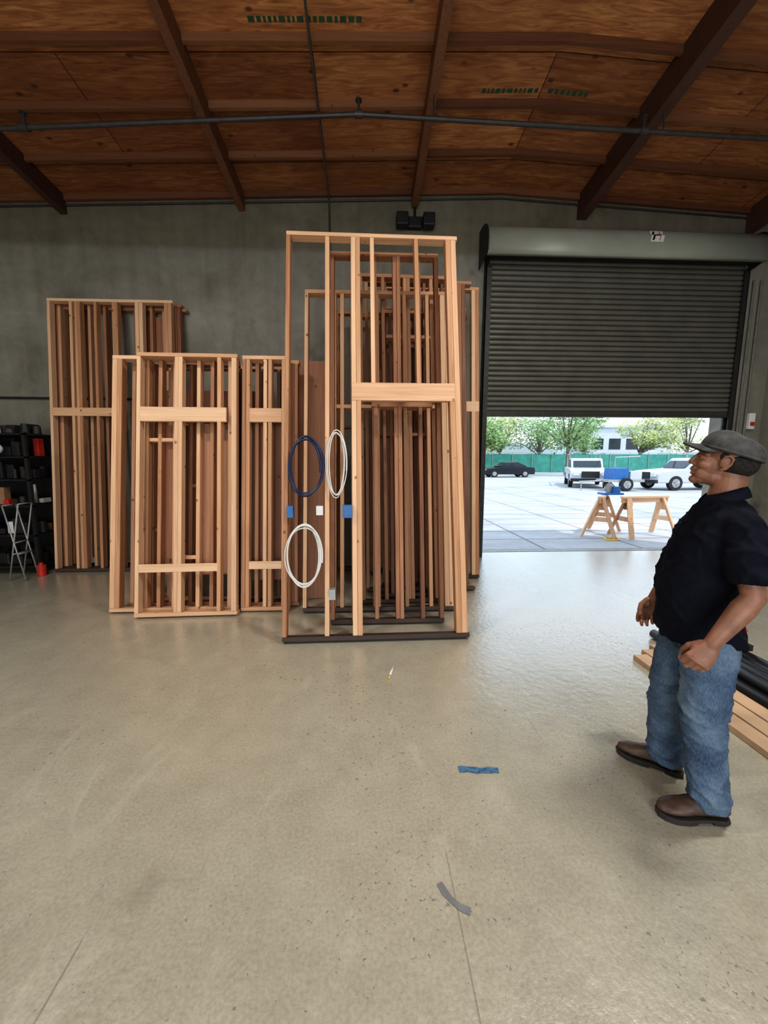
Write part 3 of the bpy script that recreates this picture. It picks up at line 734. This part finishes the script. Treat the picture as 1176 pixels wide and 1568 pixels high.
for H, K, A in ((LH, LK, LA), (RH, RK, RA)):
    top = H - (H-C-U*H.z)*.25
    tube(bm, [top, lerp(H, K, .3), lerp(H, K, .65), K, lerp(K, A, .3), lerp(K, A, .65), lerp(K, A, .9), A],
         [.096, .099, .090, .080, .079, .075, .074, .078], 24, caps=False)
jeans = remesh(obj('jeans', bm, M_DENIM, man), .007, 6, .7)
def jw(co, n_):
    z = co.z
    a = noise.noise(Vector((co.x*5, co.y*5, z*8)))*.009
    st_ = max(0, 1-abs(z-.12)/.18)*1.3 + 1.0*max(0, 1-abs(z-.46)/.16) + .7*max(0, 1-abs(z-.72)/.12) + .3
    w = 0
    for kx, kz, am in ((9, 11, 1), (14, 22, .5)):
        s = noise.noise(Vector((co.x*kx+z*9, co.y*kx-z*7, z*kz-co.x*6)))
        w += am*max(0, 1-abs(s)*2.6)**1.6
    k = 1.0 if z < .79 else .3
    return (a + (w-.55)*.010*st_)*k
displace(jeans, jw)
def boot(A, toe_dir):
    t = Vector(toe_dir).normalized(); s = Vector((-t.y, t.x, 0)); o_ = Vector((A.x, A.y, 0))
    bm = bmesh.new()
    prof_ = [(-.075,.024,.028,.062),(-.062,.034,.016,.088),(-.03,.038,.012,.105),(.02,.038,.012,.108),(.06,.041,.012,.092),(.10,.046,.012,.075),(.14,.047,.012,.063),(.175,.040,.012,.053),(.197,.026,.014,.043),(.205,.012,.018,.034)]
    ring_loft(bm, [[o_+t*x+s*(math.cos(a)*w)+U*((z0+z1)/2+math.sin(a)*(z1-z0)/2+.012) for a in [2*math.pi*k/20 for k in range(20)]] for x, w, z0, z1 in prof_])
    tube(bm, [o_+U*.06, o_-t*.005+U*.13, o_-t*.01+U*.2], [.050,.046,.050], 20, caps=False)
    b1 = remesh(obj('boot_upper', bm, M_BOOT, man), .005, 5, .6)
    displace(b1, lambda co, n_: noise.noise(co*38)*.0025)
    bm = bmesh.new()
    out = [(-.082,0),(-.075,.024),(-.05,.036),(0,.037),(.05,.042),(.10,.051),(.15,.051),(.185,.038),(.205,.018),(.212,0)]
    pl = [o_+t*x+s*y_ for x, y_ in out] + [o_+t*x-s*y_ for x, y_ in out[-2:0:-1]]
    ring_loft(bm, [[p+U*.014 for p in pl], [p+U*.027 for p in pl]])
    hl = [o_+t*x+s*y_ for x, y_ in ((-.08,-.022),(-.08,.022),(-.05,.035),(-.005,.035),(-.005,-.035),(-.05,-.035))]
    ring_loft(bm, [[p+U*.0005 for p in hl], [p+U*.016 for p in hl]])
    fl = [o_+t*x+s*y_ for x, y_ in ((.06,-.042),(.06,.042),(.10,.05),(.15,.05),(.185,.036),(.205,.015),(.205,-.015),(.185,-.036),(.15,-.05),(.10,-.05))]
    ring_loft(bm, [[p+U*.0005 for p in fl], [p+U*.016 for p in fl]])
    bevel(obj('boot_sole', bm, M_SOLE, man), .003)
boot(Vector((1.478, 1.418, 0)), (-.98, .16, 0)); boot(Vector((1.497, 1.690, 0)), (-.76, .65, 0))
def arm(Sh, E, W, fwd, inward, curl, name, bend=0.0):
    bm = bmesh.new()
    tube(bm, [lerp(Sh, E, .3), lerp(Sh, E, .8), E, lerp(E, W, .25), lerp(E, W, .6), W], [.042, .040, .038, .041, .034, .026], 20)
    d = (W-E).normalized(); d = (d - U*bend).normalized()
    s = (fwd-d*fwd.dot(d)).normalized(); n_ = d.cross(s)
    if n_.dot(inward) < 0: n_ = -n_
    rings = []
    for t_, w_, h_ in ((-.01,.026,.021),(.015,.031,.019),(.045,.040,.018),(.075,.042,.0165),(.092,.040,.014)):
        c = W+d*t_-s*.002
        rings.append([c+s*(math.cos(a)*w_)+n_*(math.sin(a)*h_) for a in [2*math.pi*k/20 for k in range(20)]])
    ring_loft(bm, rings)
    ell(bm, W+d*.042+s*.022+n_*.010, (.022,.022,.022))
    for off, l0, r0 in ((.031,.041,.0096),(.0105,.046,.0098),(-.0105,.042,.0094),(-.030,.033,.0086)):
        b0 = W+d*(.086-abs(off-.006)*.22)+s*off*1.06; ang = math.radians(curl)
        pts = [W+d*.05+s*off*.85, b0]; a = 0; p = b0
        for seg_, k in ((l0, .8), (l0*.62, 1.15), (l0*.5, .7)):
            a += ang*k; dr_ = (d*math.cos(a)+n_*math.sin(a)).normalized()
            p = p+dr_*seg_; pts.append(p)
        tube(bm, pts, [r0*.9, r0*1.1, r0*1.0, r0*.93, r0*.78], 12)
    tb = W+d*.018+s*.022+n_*.008
    p1 = tb+(d*.70+s*.45+n_*.40).normalized()*.042; p2 = p1+(d*.80+n_*.55).normalized()*.032; p3 = p2+(d*.7+n_*.6-s*.3).normalized()*.022
    tube(bm, [tb, p1, p2, p3], [.015, .0135, .012, .0095], 12)
    return remesh(obj(name, bm, M_SKIN, man), .0030, 1, .5)
arm(LS, LE, LW, F, -Lf, 50, 'left_arm', .1); arm(RS, RE, RW, F, Lf, 32, 'right_arm', .5)
Hc = Vector((1.480, 1.540, 1.545)); hh = math.radians(40); tilt = math.radians(14)
Fh = Vector((-math.cos(hh), math.sin(hh), 0)); Lh = Vector((-math.sin(hh), -math.cos(hh), 0))
Fh2 = Fh*math.cos(tilt)+U*math.sin(tilt); Uh = U*math.cos(tilt)-Fh*math.sin(tilt)
HM = Matrix(((Fh2.x, Lh.x, Uh.x, Hc.x), (Fh2.y, Lh.y, Uh.y, Hc.y), (Fh2.z, Lh.z, Uh.z, Hc.z), (0,0,0,1)))
def HP(*c): return HM @ Vector(c)
bm = bmesh.new()
ell(bm, (-.014,0,.028), (.090,.073,.072), HM, 28); ell(bm, (.024,0,-.018), (.062,.060,.080), HM, 24)
ell(bm, (.018,0,-.068), (.056,.054,.038), HM); ell(bm, (.066,0,-.093), (.022,.024,.018), HM); ell(bm, (.042,0,-.085), (.036,.038,.022), HM)
tube(bm, [HP(.062,-.046,.016), HP(.077,-.024,.021), HP(.081,0,.018), HP(.077,.024,.021), HP(.062,.046,.016)], [.009,.0105,.010,.0105,.009], 10)
for s in (-1, 1):
    ell(bm, (.050,s*.038,-.026), (.028,.022,.022), HM); ell(bm, (.046,s*.030,-.062), (.030,.022,.026), HM)
    ell(bm, (.0905,s*.0115,-.029), (.0105,.0075,.0075), HM)
    er = [HP(.006,s*.073,-.020), HP(.010,s*.078,.002), HP(.006,s*.084,.018), HP(-.008,s*.088,.024), HP(-.022,s*.089,.014), HP(-.021,s*.086,-.008), HP(-.010,s*.080,-.028), HP(.003,s*.074,-.036)]
    tube(bm, er, [.005,.0045,.0048,.0052,.0052,.005,.006,.006], 10); ell(bm, (-.006,s*.078,-.004), (.016,.007,.024), HM)
tube(bm, [HP(.076,0,.018), HP(.088,0,.004), HP(.098,0,-.012), HP(.1005,0,-.024)], [.008,.0090,.0100,.0112], 12)
ell(bm, (.077,0,-.050), (.016,.026,.017), HM)
tube(bm, [HP(.072,-.025,-.058), HP(.087,-.010,-.0535), HP(.090,0,-.055), HP(.087,.010,-.0535), HP(.072,.025,-.058)], [.0045,.006,.0058,.006,.0045], 10)
tube(bm, [HP(.070,-.022,-.067), HP(.085,-.008,-.0695), HP(.085,.008,-.0695), HP(.070,.022,-.067)], [.0045,.0065,.0065,.0045], 10)
tube(bm, [C-F*.03+U*1.33, C-F*.025+U*1.40, Hc-Fh*.028-U*.075, Hc-Fh*.022-U*.02], [.066,.059,.057,.056], 24)
remesh(obj('head', bm, M_SKIN, man), .0028, 2, .5)
bm = bmesh.new()
ell(bm, (-.036,0,.006), (.080,.0765,.066), HM, 28)
for s in (-1, 1): ell(bm, (.004, s*.0665, .020), (.018,.0085,.018), HM, 16)
remesh(obj('hair', bm, M_HAIR, man), .004, 2)
bm = bmesh.new()
for s in (-1, 1):
    tube(bm, [HP(.067,s*.048,.022), HP(.0835,s*.030,.029), HP(.088,s*.012,.025)], [.002,.0034,.0026], 8)
tube(bm, [HP(.073,-.029,-.056), HP(.086,-.015,-.0475), HP(.0905,0,-.0455), HP(.086,.015,-.0475), HP(.073,.029,-.056)], [.0015,.0034,.0034,.0034,.0015], 10)
obj('eyebrows_and_moustache', bm, simple('facial_hair', (.075,.05,.04), .8, 0, .4, 90), man, True)
bm = bmesh.new()
for s in (-1, 1):
    ell(bm, (.0685,s*.030,.0005), (.0105,.0120,.0075), HM, 16, 0)
    ell(bm, (.0762,s*.031,.0008), (.0044,.0052,.0050), HM, 12, 1)
obj('eyes', bm, [M_EYE, M_IRIS], man, True)
bm = bmesh.new()
for s in (-1, 1):
    tube(bm, [HP(.063,s*.045,.001), HP(.0765,s*.037,.0065), HP(.0800,s*.027,.0062), HP(.076,s*.017,.001)], [.0035,.0046,.0046,.0035], 8)
    tube(bm, [HP(.063,s*.045,.000), HP(.0765,s*.034,-.0068), HP(.075,s*.019,-.002)], [.0035,.0042,.0035], 8)
obj('eyelids', bm, M_SKIN, man, True)
bm = bmesh.new()
na, ne = 48, 12; rows = []
for j in range(ne+1):
    e = j/ne; r_ = []
    for k in range(na):
        a = 2*math.pi*k/na; ca, sa = math.cos(a), math.sin(a)
        el = e*math.pi/2; q = math.cos(el)**.58 if j < ne else 0.0
        r_.append(HP(-.014+ca*.106*q, sa*.088*q, (.034+.012*ca)*(1-e)+.040*e+math.sin(el)*(.072+.010*ca)))
    rows.append(r_)
V = [[bm.verts.new(p) for p in r_] for r_ in rows[:-1]]
for a, c in zip(V[:-1], V[1:]):
    for i in range(na): bm.faces.new((a[i], a[(i+1) % na], c[(i+1) % na], c[i]))
tp = bm.verts.new(HP(-.012, 0, .113))
for i in range(na): bm.faces.new((V[-1][i], V[-1][(i+1) % na], tp))
o = obj('cap_crown', bm, M_CAP, man, True); md = o.modifiers.new('s', 'SOLIDIFY'); md.thickness = .004; md.offset = 1
bm = bmesh.new(); V = []
for j in range(9):
    f = j/8; r_ = []
    for k in range(21):
        a = math.radians(-68+136*k/20); ca, sa = math.cos(a), math.sin(a)
        r_.append(bm.verts.new(HP(-.014+ca*.103+f*.066*ca**.6, sa*.086*(1-.02*f), .050-.008*f-(abs(sa)**2)*.022)))
    V.append(r_)
for a, c in zip(V[:-1], V[1:]):
    for i in range(20): bm.faces.new((a[i], a[i+1], c[i+1], c[i]))
o = obj('cap_brim', bm, M_CAP, man, True); o.modifiers.new('s', 'SOLIDIFY').thickness = .005
bm = bmesh.new()
tube(bm, [HP(-.014+math.cos(a)*.108, math.sin(a)*.0905, .040+.012*math.cos(a)) for a in [2*math.pi*k/40 for k in range(41)]], .0045, 8, caps=False); ell(bm, (-.012, 0, .117), (.007,.007,.004), HM, 10)
obj('cap_band', bm, M_CAP, man, True)

# ------------------------------------------------------------------ lamps
M_EMIT, nt, b = new_mat('added_fill_tube'); b.inputs['Emission Color'].default_value = (1,.97,.92,1); b.inputs['Emission Strength'].default_value = 3
for (x, y_, en) in ((-3.0, 1.2, 105), (2.4, 1.6, 135), (-3.0, -3.0, 80), (2.4, -3.0, 80)):  # strip lights added out of view to fill the interior with light
    z = roofz(x, y_)-.75
    e = empty('added_strip_light', (x, y_, z))
    bm = bmesh.new(); box(bm, x-.6, x+.6, y_-.09, y_+.09, z+.01, z+.07)
    for s in (-.5, .5): cyl(bm, (x+s, y_, z+.07), (x+s, y_, z+.70), .004, 6)
    obj('housing', bm, M_WHITE, e)
    bm = bmesh.new()
    for s in (-.04, .04): cyl(bm, (x-.57, y_+s, z-.004), (x+.57, y_+s, z-.004), .012, 10)
    obj('tubes', bm, M_EMIT, e)
    l = bpy.data.lights.new('added_fill_lamp', 'AREA'); l.shape = 'RECTANGLE'; l.size = 1.15; l.size_y = .3; l.energy = en; l.color = (1,.965,.905)
    lo = bpy.data.objects.new('added_fill_lamp', l); COL.objects.link(lo); lo.location = (x, y_, z-.03)
    lo.parent = e; lo.matrix_parent_inverse = e.matrix_world.inverted()
l = bpy.data.lights.new('bay_daylight', 'AREA'); l.shape = 'RECTANGLE'; l.size = 5.4; l.size_y = 4.1; l.energy = 230; l.color = (.96,.985,1)
lo = bpy.data.objects.new('bay_daylight', l); COL.objects.link(lo); lo.location = (-.2, YB+.05, 2.15); lo.rotation_euler = (math.radians(90), 0, 0)
l = bpy.data.lights.new('door_portal', 'AREA'); l.shape = 'RECTANGLE'; l.size = DX1-DX0; l.size_y = 2.24; l.cycles.is_portal = True
lo = bpy.data.objects.new('door_portal', l); COL.objects.link(lo); lo.location = ((DX0+DX1)/2, WY+.25, 1.12); lo.rotation_euler = (math.radians(-90), 0, 0)
l = bpy.data.lights.new('sun', 'SUN'); l.energy = 2.0; l.angle = .02; l.color = (1,.96,.90)
lo = bpy.data.objects.new('sun', l); COL.objects.link(lo); lo.rotation_euler = (math.radians(17), math.radians(24), 0)

w = bpy.data.worlds.new('sky'); S.world = w; w.use_nodes = True; nt = w.node_tree
for n_ in list(nt.nodes): nt.nodes.remove(n_)
out = N(nt, 'ShaderNodeOutputWorld'); bg = N(nt, 'ShaderNodeBackground'); L(nt, bg.outputs[0], out.inputs[0])
tc = N(nt, 'ShaderNodeTexCoord'); sp_ = N(nt, 'ShaderNodeSeparateXYZ'); L(nt, tc.outputs['Generated'], sp_.inputs[0])
sky = ramp(nt, sp_.outputs[2], [(0, (.46,.50,.54)), (.14, (.66,.80,1)), (.45, (.72,.86,1.0)), (1, (.22,.36,.60))])
cl = noise_n(nt, tc.outputs['Generated'], 3.5, 3, .6)
L(nt, mixc(nt, ramp(nt, cl, [(.45, gray(0)), (.65, gray(.5))]), sky, (.80,.87,.95)), bg.inputs[0]); bg.inputs[1].default_value = 2.1

# ------------------------------------------------------------------ camera
cam = bpy.data.cameras.new('camera'); co = bpy.data.objects.new('camera', cam); COL.objects.link(co)
cam.sensor_fit = 'AUTO'; cam.sensor_width = 36; cam.lens = 36*589/1568; cam.clip_end = 300; cam.clip_start = .02
co.location = (0, 0, 1.55); co.rotation_euler = (math.radians(90-7.64), 0, math.radians(-2.69))
S.camera = co
S.view_settings.view_transform = 'Standard'
try: S.view_settings.look = 'Medium High Contrast'
except Exception: pass
S.view_settings.exposure = 0
